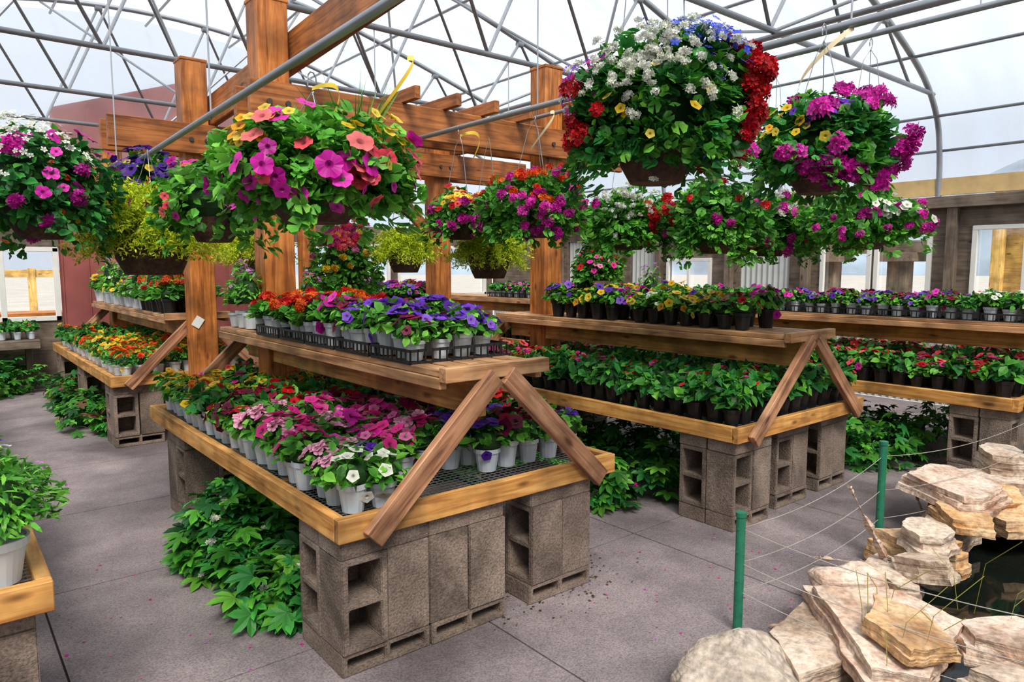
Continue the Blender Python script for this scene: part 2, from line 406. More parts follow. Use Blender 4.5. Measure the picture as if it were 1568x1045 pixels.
def potted(kind,pot,nvar=4):
    key=(kind,pot)
    if key in _var: return _var[key]
    out=[]
    for i in range(nvar):
        rng=np.random.default_rng(sum(map(ord,kind))*7+i*13+(5 if pot==PB else 0))
        g=Geo(); add_pot(g,pot)
        c=(0,0,.125); R=(.1,.1,.085)
        K=dict(pink=(PETS if i%3==1 else PETL,14,.032,PINK),magenta=(PETL,12,.032,MAG),violet=(PETL,12,.032,VIO),burgundy=(PETL,11,.034,BURG),
               orange=(POM,9,.03,ORG),marigold=(POM,8,.026,ORG+YEL),yellow=(PETL,9,.028,YEL),red=(PETL,8,.028,RED),
               white=(PETL,9,.03,WHITE),geranium=(CLU,5,.034,ORG+RED[:1]),coral=(PETL,9,.03,CORAL+PINK),pansy=(PETL,9,.028,YEL+VIO),
               lavender=(FLO,30,.014,LAV),green=(PETL,1,.02,RED),greenred=(PETL,3,.022,RED+PINK))
        ft,nf,fs,fc=K[kind]
        if kind in('green','greenred'): bush(g,rng,(0,0,.13),(.095,.095,.085),55,LEAF,.07,GRD+GR,[(ft,nf,fs,fc,(0,0,1),.5)])
        elif kind in('orange','marigold'): bush(g,rng,c,R,110,NARROW,.048,GR+GRD,[(ft,nf,fs,fc,(0,0,1),.55)])
        elif kind=='geranium': bush(g,rng,c,R,50,ROUND,.055,GR,[(ft,nf,fs,fc,(0,0,1.2),.45)])
        elif kind=='lavender': bush(g,rng,(0,0,.2),(.09,.09,.18),120,NARROW,.055,GRB,[(ft,nf,fs,fc,(0,0,1.2),.5)])
        else: bush(g,rng,c,R,78,LEAF,.05,GR+GRB[:2],[(ft,nf,fs,fc,(0,0,.9),.6)])
        out.append(g.mesh('potted_'+kind,[M_PLANT,M_PLASTIC],False))
    _var[key]=out
    return out
def place(parent,kind,pot,x,y,z,s=1.0):
    me=rnd.choice(potted(kind,pot))
    o=bpy.data.objects.new('pot_'+kind,me); o.location=(x,y,z); o.rotation_euler=(0,0,rnd.uniform(0,6.28))
    q=s*rnd.uniform(.9,1.12); o.scale=(q,q,q*rnd.uniform(.9,1.15)); link(o,parent)
def fill(name,X0,X1,Y0,Y1,z,dx,dy,kindf,potf,s=1.0,skip=None):
    e=None
    nx=max(1,round((X1-X0)/dx)); ny=max(1,round((Y1-Y0)/dy))
    for j in range(ny):
        for i in range(nx):
            x=X0+(i+.5)*(X1-X0)/nx+rnd.uniform(-.012,.012); y=Y0+(j+.5)*(Y1-Y0)/ny+rnd.uniform(-.012,.012)
            if skip and skip(x,y): continue
            k=kindf(x,y)
            if isinstance(k,(list,tuple)): k=rnd.choice(k)
            if k is None: continue
            if e is None: e=empty(name)
            place(e,k,potf(x,y),x,y,z,s)

# ------------------------------------------------------------------ concrete floor
def floor():
    xs=[-3.5,-2.2,-.95,.3,1.75,3.0,4.2,5.4,6.9,8.5]; ys=[-3,-1,.15,1.35,2.55,3.75,4.95,6.15,7.35,8.55,9.75,10.9]
    g=Geo(); gp=.004
    for i in range(len(xs)-1):
        for j in range(len(ys)-1):
            if 1.7<xs[i]<5.3 and -1.1<ys[j]<1.3: continue
            g.box((xs[i]+gp,ys[j]+gp,-.12),(xs[i+1]-gp,ys[j+1]-gp,0))
    for a,b in [((-3.5,-3,-.3),(1.75,10.9,-.008)),((5.4,-3,-.3),(8.5,10.9,-.008)),((1.75,1.35,-.3),(5.4,10.9,-.008)),((1.75,-3,-.3),(5.4,-1,-.008))]:
        g.box(a,b,m=1)
    g.obj('floor',[M_FLOOR,M_SOIL])
floor()
# ------------------------------------------------------------------ cinder blocks
def hollow_mesh(name,w,h,d,nw,nh,t=.026):
    xs=[-w/2]; 
    cw=(w-t*(nw+1))/nw
    for i in range(nw): xs+= [xs[-1]+t]; xs+=[xs[-1]+cw]
    xs.append(w/2); zs=[0]; ch=(h-t*(nh+1))/nh
    for i in range(nh): zs+=[zs[-1]+t]; zs+=[zs[-1]+ch]
    zs.append(h)
    bm=bmesh.new(); nx=len(xs)-1;nz=len(zs)-1
    solid=lambda i,k: 0<=i<nx and 0<=k<nz and not(i%2==1 and k%2==1)
    def q(*p): bm.faces.new([bm.verts.new(x) for x in p])
    for i in range(nx):
        for k in range(nz):
            if not solid(i,k): continue
            x0,x1,z0,z1=xs[i],xs[i+1],zs[k],zs[k+1];a=-d/2;b=d/2
            q((x0,a,z0),(x1,a,z0),(x1,a,z1),(x0,a,z1)); q((x0,b,z0),(x0,b,z1),(x1,b,z1),(x1,b,z0))
            if not solid(i-1,k): q((x0,a,z0),(x0,a,z1),(x0,b,z1),(x0,b,z0))
            if not solid(i+1,k): q((x1,a,z0),(x1,b,z0),(x1,b,z1),(x1,a,z1))
            if not solid(i,k-1): q((x0,a,z0),(x0,b,z0),(x1,b,z0),(x1,a,z0))
            if not solid(i,k+1): q((x0,a,z1),(x1,a,z1),(x1,b,z1),(x0,b,z1))
    bmesh.ops.remove_doubles(bm,verts=bm.verts,dist=1e-5); bmesh.ops.recalc_face_normals(bm,faces=bm.faces)
    ed=[e for e in bm.edges if len(e.link_faces)==2 and e.calc_face_angle()>.5]
    bmesh.ops.bevel(bm,geom=ed,offset=.004,segments=2,affect='EDGES')
    me=bpy.data.meshes.new(name);bm.to_mesh(me);bm.free();me.materials.append(M_BLOCK);return me
BW=.19
B_ST=hollow_mesh('standing_block',BW-.004,.36,BW-.004,1,2)
B_LO=hollow_mesh('low_block',2*BW-.004,.088,BW-.004,2,1,.022)
g=bmesh.new();bmesh.ops.create_cube(g,size=1)
for v in g.verts: v.co=Vector((v.co.x*(2*BW-.004),v.co.y*(BW-.004),v.co.z*.072+.036))
bmesh.ops.bevel(g,geom=g.edges[:],offset=.004,segments=2,affect='EDGES')
B_CAP=bpy.data.meshes.new('cap_block');g.to_mesh(B_CAP);g.free();B_CAP.materials.append(M_BLOCK)
def stack(x0,y0,cols,deep,pattern):
    e=empty('cinder_block_stack',(0,0,0))
    def put(n,me,x,y,z,rz):
        o=bpy.data.objects.new(n,me);o.location=(x+rnd.uniform(-.004,.004),y+rnd.uniform(-.007,.007),z);o.rotation_euler=(0,0,rz+rnd.uniform(-.015,.015));link(o,e)
    for j in range(deep):
        for i in range(cols):
            rot=0 if pattern[(i+j)%len(pattern) if j else i%len(pattern)]=='f' else math.pi/2
            put('upright_block',B_ST,x0+(i+.5)*BW,y0+(j+.5)*BW,.088,rot)
        for i in range(cols//2):
            put('base_block',B_LO,x0+(2*i+1)*BW,y0+(j+.5)*BW,0,0); put('cap_block',B_CAP,x0+(2*i+1)*BW,y0+(j+.5)*BW,.448,0)
# ------------------------------------------------------------------ benches
ZB=.61; ZS=1.10
def wiremesh(X0,X1,Y0,Y1,z,parent,sp=.03):
    g=Geo(); r=.0014
    for i in range(int((X1-X0)/sp)): x=X0+(i+.5)*sp; g.box((x-r,Y0,z-r),(x+r,Y1,z+r))
    for i in range(int((Y1-Y0)/sp)): y=Y0+(i+.5)*sp; g.box((X0,y-r,z+r),(X1,y+r,z+3*r))
    g.obj('wire_mesh_top',[M_WIRE],parent)
def bench(X0,X1,Y0,Y1,wm=True,shelf=True):
    e=empty('tiered_plant_bench' if shelf else 'plant_bench'); t=.04;hb=.09;xc=(X0+X1)/2
    zc=ZB-hb/2
    board('side_rail',(X0+t/2,Y0+t,zc),(X0+t/2,Y1-t,zc),t,hb,M_BENCH,e); board('side_rail',(X1-t/2,Y0+t,zc),(X1-t/2,Y1-t,zc),t,hb,M_BENCH,e)
    board('end_rail',(X0,Y0+t/2,zc),(X1,Y0+t/2,zc),t,hb,M_BENCH,e); board('end_rail',(X0,Y1-t/2,zc),(X1,Y1-t/2,zc),t,hb,M_BENCH,e)
    n=max(2,int((Y1-Y0)/.6))
    for i in range(1,n):
        y=Y0+(Y1-Y0)*i/n; board('joist',(X0+t,y,zc-.012),(X1-t,y,zc-.012),t,hb-.025,M_BENCH,e)
    if wm: wiremesh(X0+t,X1-t,Y0+t,Y1-t,ZB-.026,e)
    else:
        for i in range(9):
            x=X0+.1+(X1-X0-.2)*i/8; board('slat',(x,Y0+t,ZB-.032),(x,Y1-t,ZB-.032),.11,.02,M_SHELF,e)
    if shelf:
        sy0=Y0-.02; sy1=Y1
        w=.54; a=xc-w/2;b=xc+w/2
        for i in range(5):
            x=a+.055+(w-.11)*i/4; board('shelf_slat',(x,sy0+.05,ZS-.014),(x,sy1,ZS-.014),.084,.028,M_SHELF,e)
        board('shelf_end_cap',(a,sy0+.025,ZS-.014),(b,sy0+.025,ZS-.014),.05,.06,M_SHELF,e)
        board('shelf_rail',(a+.02,sy0+.05,ZS-.052),(a+.02,sy1,ZS-.052),.035,.045,M_SHELF,e); board('shelf_rail',(b-.02,sy0+.05,ZS-.052),(b-.02,sy1,ZS-.052),.035,.045,M_SHELF,e)
        board('shelf_beam',(xc-.05,sy0+.06,ZS-.125),(xc-.05,sy1,ZS-.125),.04,.17,M_BENCH,e)
        xo=.12
        for y in (Y0-.022,Y1+.022):
            zb=ZB-.09
            board('a_frame_leg',(xc-.03,y,ZS-.035),(X0+xo,y,zb),.038,.085,M_LEG,e); board('a_frame_leg',(xc+.03,y+.001,ZS-.035),(X1-xo,y+.001,zb),.038,.085,M_LEG,e)
    return e
AX0,AX1=1.06,2.5; BX0,BX1=3.42,4.95; EX0,EX1=5.65,7.1
bench(AX0,AX1,2.25,5.0); bench(BX0,BX1,2.17,5.0); bench(1.1,2.5,6.5,10.0,wm=False); bench(BX0,BX1,6.5,9.6,wm=False)
bench(EX0,EX1,1.45,9.8,wm=False)
e=bench(-1.2,.22,2.33,8.5,shelf=False)
stack(1.075,2.27,4,2,'fsss'); stack(1.98,2.27,2,2,'ss')
stack(1.08,4.3,2,2,'sf'); stack(2.05,4.45,2,2,'sf')
stack(3.44,2.2,2,2,'fs'); stack(3.98,2.25,2,2,'fs'); stack(4.52,2.25,2,2,'ss')
stack(3.44,4.5,2,2,'fs'); stack(4.5,4.5,2,2,'sf')
for y in (6.55,8.0,9.5): stack(1.12,y,2,2,'fs'); stack(2.1,y,2,2,'fs')
for y in (6.55,9.0): stack(3.44,y,2,2,'fs'); stack(4.5,y,2,2,'fs')
for y in (1.5,3.6,5.8,8.5): stack(5.68,y,2,2,'fs'); stack(6.68,y,2,2,'fs')
for y in (2.4,5,7.8): stack(-.2,y,2,2,'fs'); stack(-1.15,y,2,2,'fs')

# ------------------------------------------------------------------ plants on benches
z0=ZB-.022
pw=lambda x,y:PW
pb=lambda x,y:PB
def kA(x,y):
    if y<2.62 and x<1.4: return ['violet','pink','white','violet','pink']
    if y<3.4 and x<1.75: return ['pink','pink','magenta','pink','pink']
    if y<3.0: return ['burgundy','burgundy','violet','red']
    if y<4.1: return ['burgundy','red','green','burgundy','greenred']
    return ['marigold','green','yellow','burgundy','greenred']
postgap=lambda x,y:abs(x-1.78)<.17 and abs(y-4.63)<.17
postgapC=lambda x,y:abs(x-1.78)<.17 and (abs(y-9.7)<.17)
postgapF=lambda x,y:abs(x-4.2)<.17 and (abs(y-4.63)<.17 or abs(y-9.7)<.17)
fill('potted_petunias',AX0+.05,AX1-.05,2.30,4.95,z0,.125,.125,kA,pw,1.05,skip=lambda x,y:(1.42<x<1.8 and y<2.6) or (x>1.75 and y<2.42) or postgap(x,y) )
def kSA(x,y):
    if y<3.15: return ['violet','violet','violet','burgundy']
    if y<3.6: return ['burgundy','burgundy','magenta']
    if y<4.4: return ['geranium','orange','geranium']
    return ['orange','lavender','lavender','yellow']
def trays(name,X0,X1,Y0,Y1,z,skip=None):
    e=empty(name)
    w=X1-X0; L=.36; n=int((Y1-Y0)/L)
    g=Geo(); h=.062; b=.006
    for y in (-L/2+.008,L/2-.008-b):
        g.box((-w/2,y,h-.012),(w/2,y+b,h)); g.box((-w/2,y,0),(w/2,y+b,.01))
        k=int(w/.035)
        for i in range(k+1): x=-w/2+(w-b)*i/k; g.box((x,y,0),(x+b,y+b,h))
    for x in (-w/2,w/2-b):
        g.box((x,-L/2+.008,h-.012),(x+b,L/2-.008,h)); g.box((x,-L/2+.008,0),(x+b,L/2-.008,.01))
        for i in range(10): y=-L/2+.008+(L-.016-b)*i/9; g.box((x,y,0),(x+b,y+b,h))
    for i in range(7): x=-w/2+w*(i+.5)/7; g.box((x-.004,-L/2+.01,0),(x+.004,L/2-.01,.004))
    me=g.mesh('web_tray',[M_TRAY])
    for j in range(n):
        yy=Y0+(j+.5)*L
        if skip and abs(yy-skip)<.28: continue
        o=bpy.data.objects.new('web_tray',me);o.location=((X0+X1)/2,yy,z);link(o,e)
trays('plant_trays',1.52,2.04,2.5,4.95,ZS,4.63); fill('potted_bedding_flowers',1.54,2.02,2.52,4.95,ZS+.005,.125,.125,kSA,pw,.98,skip=postgap)
def kB(x,y):
    if y>4.0: return ['coral','greenred','red']
    return ['green','greenred','green']
fill('potted_leafy_seedlings',BX0+.05,BX1-.05,2.22,4.95,z0,.13,.13,kB,pb,1.12,skip=postgapF)
def kSB(x,y):
    if y<2.8: return ['coral','red','magenta','coral']
    if y<3.5: return ['yellow','pansy','yellow','white']
    return ['magenta','violet','yellow','lavender','pansy']
fill('potted_pansies',3.97,4.42,2.5,4.35,ZS,.14,.14,kSB,pb,1.12,skip=lambda x,y:rnd.random()<.1 or (abs(x-4.2)<.14 and abs(y-4.0)<.14))
def kC(x,y):
    return ['marigold','orange','marigold','yellow'] if y<8.3 else ['green','green','marigold']
fill('potted_marigolds',1.16,2.44,6.55,9.95,z0,.13,.13,kC,pw,1.0,skip=postgapC)
fill('potted_mixed_flowers',1.54,2.02,6.6,9.9,ZS,.14,.14,lambda x,y:['geranium','red','yellow','magenta','white','lavender'],lambda x,y:PB if y<7.5 else PW,1.25,skip=postgapC)
fill('potted_back_flowers',BX0+.06,BX1-.06,6.55,9.5,z0,.15,.15,lambda x,y:['magenta','coral','green'],pb,1.1)
trays('seedling_trays',3.93,4.45,6.55,9.4,ZS); fill('potted_violets',3.95,4.43,6.55,9.4,ZS+.005,.13,.13,lambda x,y:['magenta','violet','coral'],pb)
fill('potted_red_petunias',EX0+.06,EX1-.06,1.5,8.0,z0,.15,.14,lambda x,y:['red','coral','green','coral','greenred'],pb,1.1)
trays('nursery_trays',6.12,6.64,1.5,8.0,ZS); fill('potted_purple_petunias',6.14,6.62,1.5,8.0,ZS+.005,.13,.13,lambda x,y:['white','white','green'] if y<2.0 else (['magenta','burgundy','violet'] if y<3.8 else ['green','magenta','green']),pw,.85)
fill('potted_white_flowers',-1.1,.14,3.0,8.4,z0,.15,.15,lambda x,y:['white','violet','green','magenta'],pw,1.1)
eb=empty('wall_side_bench')
for y in (10.32,10.5,10.68): board('slat',(-3,y,.62),(1.0,y,.62),.15,.03,M_TAUPE,eb)
board('front_rail',(-3,10.23,.58),(1.0,10.23,.58),.03,.1,M_TAUPE,eb)
for x in (-2.9,-1,.9): board('leg',(x,10.5,.56),(x,10.5,0),.07,.07,M_TAUPE,eb)
fill('potted_green_starts',-2.9,1.0,10.27,10.75,.64,.15,.15,lambda x,y:'green',pw,.9)
g=Geo(); add_pot(g,(0.72,0.74,0.76),.078,.135,24)
bush(g,np.random.default_rng(5),(0,0,.21),(.17,.17,.17),900,NARROW,.045,GRB+GR,[(FLO,14,.014,LAV,(0,0,1),.6)])
g.obj('potted_bushy_herb',[M_PLANT,M_PLASTIC],None,(.1,2.47,z0+.001),False)
g=Geo(); add_pot(g,(0.72,0.74,0.76),.078,.135,24)
bush(g,np.random.default_rng(6),(0,0,.2),(.14,.14,.15),520,NARROW,.05,GRB+GR,[(PET,9,.03,VIO+WHITE,(0,0,1),.6)])
g.obj('potted_petunia',[M_PLANT,M_PLASTIC],None,(.08,2.82,z0+.001),False)

# ------------------------------------------------------------------ hanging baskets
def ribbon(parent,mat,top,x0=0,y0=0,s=1.0,ph=0):
    g=Geo();v=[];f=[];n=22
    for i in range(n+1):
        t=i/n; q=.12*math.sin(t*2.6+ph)+.03*t
        x=x0+q*.77*s; y=y0-q*.64*s; z=top-.02+s*(.04*math.sin(t*3.2+ph)-.16*t*t); tw=1.0+1.6*t
        w=.012*s
        v+= [(x-w*math.cos(tw)*.4,y-w*math.cos(tw)*.4,z-w*math.sin(tw)),(x+w*math.cos(tw)*.4,y+w*math.cos(tw)*.4,z+w*math.sin(tw))]
    for i in range(n): a=2*i; f+=[(a,a+1,a+3),(a,a+3,a+2)]
    g.add(v,f); g.obj('ribbon_tag',[mat],parent)
def hang_basket(name,loc,rad,nl,LT,ls,lc,flowers,seed,hook_z,bowl=.47,gap=None,zmin=-.8,rib=None,rs=1.0,tr=28):
    rng=np.random.default_rng(seed); e=empty(name,loc)
    g=Geo(); bush(g,rng,(0,0,0),rad,nl,LT,ls,lc,flowers,zmin=zmin,gap=gap); trail(g,rng,rad,LT,ls,lc,tr)
    g.obj('foliage',[M_PLANT],e)
    g=Geo(); br=rad[0]*bowl; dz=-rad[2]*.05; bh=rad[2]*.92
    g.lathe([(0,dz-bh),(br*.6,dz-bh),(br*.82,dz-bh*.75),(br*.97,dz-bh*.35),(br*1.02,dz),(br*.97,dz+.01),(br*.9,dz-.02),(0,dz-.02)],24,(0,0,0),(1,1,1),0,.03)
    g.obj('coir_bowl',[M_COIR],e)
    g=Geo(); top=hook_z-loc[2]
    for k in range(3):
        a=k*2.094+.4; g.tube([(br*math.cos(a),br*math.sin(a),dz),(br*.25*math.cos(a),br*.25*math.sin(a),top-.12),(0,0,top-.06)],.0018,5)
    pts=[(0,0,top-.07)]+[(.015*math.sin(t),0,top-.03-.03*math.cos(t)) for t in np.linspace(.3,5.2,9)]
    g.tube(pts,.0025,5)
    g.obj('hanger_wires',[M_WIRE],e)
    if rib: ribbon(e,rib,top-.03,0,0,rs,seed%3)
    return e
LZ=2.1;MZ=2.4;OZ=2.75
b2=hang_basket('hanging_petunia_basket',(.95,2.12,1.80),(.33,.33,.165),2100,ROUND,.046,GR+GRB,[
  (PET,9,.036,CORAL,(-.55,-.8,0.1),.4),(PET,9,.036,MAG,(.2,-.95,.15),.45),(PET,13,.034,MAG,(-.9,-.2,-.4),.4),(PETL,22,.022,YEL,(-.8,-.35,.75),.28),(PETL,16,.022,YEL,(.35,-.75,.85),.3),(PET,12,.034,CORAL+MAG,(.75,-.8,0),.35),(PETL,8,.024,MAG,(0,-.6,-.6),.5)],21,LZ,gap=((.35,-.9,-.5),.955),rib=M_RIB,rs=.6)
ribbon(b2,M_RIB,.34,.18,-.12,.75,1)
hang_basket('hanging_mixed_basket',(1.80,1.47,1.985),(.28,.28,.225),2600,ROUND,.04,GRD+GR,[
  (CLS,95,.0165,WHITE,(-.75,-.35,.45),.42),(CLS,50,.0165,WHITE,(-.4,-.5,.9),.35),(FLO,300,.015,BLUE,(.08,-.6,.85),.25),(FLO,160,.015,BLUE,(.4,-.4,1),.25),(CLU,26,.034,RED,(.45,-.85,.2),.28),(CLU,12,.034,RED,(.5,-.85,-.35),.28),
  (CLU,8,.034,RED,(-.85,.4,-.25),.2),(FLO,90,.014,VIO+MAG,(-.85,.45,.35),.22),(PETL,7,.018,YEL,(-.8,-.5,0),.4)],22,3.28,gap=((-.45,-.9,-.2),.97))
hang_basket('hanging_geranium_basket',(2.62,1.36,1.955),(.25,.25,.18),1500,ROUND,.046,GR+GRD,[
  (CLU,14,.04,MAG,(-.8,-.5,-.4),.4),(CLU,11,.04,MAG,(.4,-.85,-.3),.3),(CLU,14,.034,MAG,(0,-.6,.8),.4),(PETL,12,.02,YEL,(-.95,.1,.25),.22),(PETL,12,.022,VIO,(-.6,-.3,.8),.3)],23,MZ,gap=((-.9,-.35,0),.95),rib=M_RIBW,rs=1.0)
hang_basket('hanging_magenta_basket',(.4,3.75,1.87),(.3,.3,.25),1700,LEAF,.05,GRD+GR[:1],[
  (CLU,6,.045,MAG,(.2,-1,-.2),.5),(FLO,230,.016,WHITE,(-.4,-.5,.8),.35),(PET,40,.03,MAG,None,0),(PETL,16,.016,YEL+ORG,(.3,-.9,-.2),.5)],24,LZ,rib=M_RIB,gap=((-.8,-.6,.1),.93),tr=45)
hang_basket('hanging_pansy_basket',(1.0,4.4,1.97),(.24,.24,.17),600,LEAF,.055,GR,[(PETL,70,.036,[(0.1,.02,.35),(.06,.01,.2)],(-.3,-.5,.4),.7),(PETL,16,.025,YEL,None,0)],25,LZ)
hang_basket('hanging_verbena_basket',(1.0,3.3,1.79),(.25,.25,.18),900,LEAF,.055,GR+GRB,[(PET,26,.028,MAG,None,0),(PET,12,.026,CORAL,None,0)],26,LZ,gap=((-.3,-.9,-.3),.9),tr=12)
hang_basket('hanging_bright_basket',(2.7,3.8,1.84),(.25,.25,.16),700,LEAF,.05,GR,[(PETL,30,.028,YEL,(-.3,-.5,.8),.35),(PETL,14,.028,RED,(-.3,-.4,.8),.5),(CLU,20,.032,MAG,(-.4,-.8,-.2),.6)],27,MZ,rib=M_RIB,rs=.9)
hang_basket('hanging_bright_basket',(2.72,3.1,1.86),(.31,.31,.19),1100,ROUND,.048,GR,[(CLU,40,.026,ORG,(-.3,-.45,.85),.4),(CLU,38,.032,MAG,(-.4,-.8,-.1),.7)],28,MZ,rib=M_RIBW,rs=.9)
hang_basket('hanging_fuchsia_basket',(3.43,3.0,1.80),(.29,.29,.19),900,ROUND,.05,GR,[(CLS,60,.018,WHITE,(-.6,-.5,.6),.4),(CLU,14,.034,RED,(.1,-.9,.2),.4),(CLU,10,.028,MAG,None,0)],29,OZ,rib=M_RIBW)
hang_basket('hanging_geranium_basket',(3.65,2.5,1.80),(.3,.3,.22),1100,ROUND,.05,GR,[(CLU,8,.032,RED,(-.5,-.6,.5),.6),(CLS,20,.018,WHITE,(.3,-.6,.8),.3),(CLU,6,.03,MAG,(-.5,-.6,-.3),.6)],30,OZ)
hang_basket('hanging_petunia_basket',(4.18,2.47,1.77),(.26,.26,.2),800,ROUND,.05,GR,[(CLU,20,.034,MAG,(-.6,-.7,0),.6),(CLS,26,.022,WHITE,(-.3,-.6,.7),.4)],31,OZ)
hang_basket('hanging_petunia_basket',(4.06,1.84,1.76),(.33,.33,.16),1300,ROUND,.046,GR,[(CLU,20,.028,MAG,(-.6,-.7,0),.6),(PETL,50,.024,WHITE,(-.2,-.7,.7),.4),(PETL,14,.026,YEL+RED,None,0)],32,OZ)
hang_basket('hanging_shrub_basket',(2.62,5.3,1.53),(.3,.3,.34),1400,LEAF,.055,GR+GRB,[(CLU,54,.034,PINK+CORAL,(-.45,-.75,.75),.35),(CLU,14,.03,YEL,(-.5,-.8,.5),.5)],33,MZ,tr=10)
def fern(name,loc,rad,seed,hook_z,cols=[(0.52,0.62,0.02),(0.66,0.72,0.05),(0.36,0.5,0.02)],n=420):
    rng=np.random.default_rng(seed); e=empty(name,loc); g=Geo()
    az=rng.uniform(0,6.283,n); el=rng.uniform(-.15,1.4,n); Ln=rad*rng.uniform(.5,1.25,n)
    P=[];D=[]
    dirv=np.stack([np.cos(az)*np.cos(el),np.sin(az)*np.cos(el),np.sin(el)*.85],1)
    for t in np.linspace(.3,1,14):
        p=dirv*Ln[:,None]*t; p[:,2]-=.4*rad*t**2.2
        for q in range(6): P.append(p+rng.normal(size=p.shape)*.01); D.append(dirv*.4+rng.normal(size=p.shape)*.8)
    P=np.concatenate(P);D=np.concatenate(D)
    R=frames(D,rng.normal(size=D.shape)+[0,0,1]); g.scatter(NARROW,R,P,.027*rng.uniform(.6,1.2,len(P)),pick(cols,len(P),rng,.3))
    g.obj('fern_fronds',[M_PLANT],e)
    g=Geo(); br=rad*.55; bh=rad*.6; dz=-.05
    g.lathe([(0,dz-bh),(br*.7,dz-bh),(br*.9,dz-bh*.6),(br,dz),(br*.95,dz+.01),(0,dz-.01)],24,(0,0,0),(1,1,1),0,.02); g.obj('coir_bowl',[M_COIR],e)
    g=Geo(); top=hook_z-loc[2]
    for k in range(3):
        a=k*2.094+.4; g.tube([(br*math.cos(a),br*math.sin(a),dz),(br*.2*math.cos(a),br*.2*math.sin(a),top-.12),(0,0,top)],.0018,5)
    g.obj('hanger_wires',[M_WIRE],e)
fern('hanging_asparagus_fern',(.90,4.0,1.72),.34,41,LZ,n=620); fern('hanging_asparagus_fern',(1.95,5.45,1.66),.28,42,2.8,n=330)
fern('hanging_asparagus_fern',(2.85,4.75,1.66),.24,43,2.4,n=300); fern('hanging_asparagus_fern',(3.05,3.95,1.64),.27,44,2.4,n=330)
g=Geo(); add_pot(g,PB,.1,.16,20)
bush(g,np.random.default_rng(51),(0,0,.35),(.2,.2,.23),1000,LEAF,.05,GR,[(PETL,36,.026,PINK+RED,(-.3,-.5,.7),.5)])
g.obj('potted_flowering_shrub',[M_PLANT,M_PLASTIC],None,(4.2,4.0,ZS+.001),False)
g=Geo();rng=np.random.default_rng(9)
n=40; az=rng.uniform(0,6.28,n); D=np.stack([np.cos(az)*.55,np.sin(az)*.55,np.ones(n)],1)
T_SP=T([(-.012,0,0),(.012,0,0),(-.01,.5,0),(.01,.5,0),(0,1,-.12)],[(0,1,3),(0,3,2),(2,3,4)],[.8,.8,1,1,1.1])
g.scatter(T_SP,frames(D,rng.normal(size=D.shape)),np.tile([[0,0,0.]],(n,1)),rng.uniform(.2,.36,n),pick(GR,n,rng))
g.obj('spike_grass',[M_PLANT],b2,(.17,.08,.02))

# ------------------------------------------------------------------ under-bench groundcover
def cover(name,X0,X1,Y0,Y1,h,n,seed,white=0,ls=.085,pink=0,cols=None):
    rng=np.random.default_rng(seed);g=Geo()
    nm=max(3,int((X1-X0)*(Y1-Y0)*9)+2)
    mx=rng.uniform(X0+.08,X1-.08,nm);my=rng.uniform(Y0+.1,Y1-.1,nm);mr=rng.uniform(.16,.32,nm);mh=h*rng.uniform(.55,1.12,nm)
    k=rng.integers(0,nm,n)
    u=norm(rng.normal(size=(n,3)));u[:,2]=np.abs(u[:,2])
    q=rng.uniform(.55,1.05,n)
    x=mx[k]+u[:,0]*mr[k]*q;y=my[k]+u[:,1]*mr[k]*q*1.1;z=.02+u[:,2]*mh[k]*q
    P=np.stack([x,y,z],1)
    fwd=norm(u*[1,1,.25]+rng.normal(size=(n,3))*[.6,.6,.3]+[0,0,-.3]); nr=norm(u*[.7,.7,1]+[0,0,.8]+rng.normal(size=(n,3))*.35)
    g.scatter(PALM,frames(fwd,nr),P,ls*rng.uniform(.55,1.35,n),pick(cols or (GRD+GR+GR[1:2]),n,rng,.35))
    for cnt,cc in ((white,WHITE),(pink,PINK)):
        if cnt:
            i=rng.integers(0,n,cnt); up=u[i]; g.scatter(CLS,frames_z(up+[0,0,.6],rng),P[i]+up*.04,.022*np.ones(cnt),pick(cc,cnt,rng))
    for i in rng.integers(0,n,110):
        g.tube([(mx[k[i]],my[k[i]],0),((mx[k[i]]+x[i])/2,(my[k[i]]+y[i])/2,z[i]*.8),(x[i],y[i],z[i])],.002,4,(.13,.2,.05))
    g.obj(name,[M_PLANT])
cover('groundcover_geranium',.97,1.3,2.72,3.75,.44,1300,61,white=45,ls=.09)
cover('groundcover_geranium',1.2,2.4,2.9,4.3,.4,1300,62,white=10)
cover('groundcover_geranium',2.3,2.56,2.9,4.5,.3,500,63,white=8)
cover('groundcover_geranium',3.08,3.5,2.8,5.0,.4,1300,64,pink=14)
cover('groundcover_geranium',3.4,4.9,2.75,4.4,.36,800,65)
cover('groundcover_geranium',5.3,5.75,2.0,5.0,.4,1500,66,pink=12)
cover('groundcover_geranium',5.7,7,2.0,3.5,.36,500,67)
cover('groundcover_geranium',1.0,1.35,7.05,10,.36,900,68,pink=14,cols=GRD+GR+[(.25,.12,.05)])
cover('groundcover_geranium',-1.5,1.0,9.9,10.6,.45,1200,69)
cover('groundcover_geranium',-.9,.1,2.9,8,.3,900,70,pink=30)

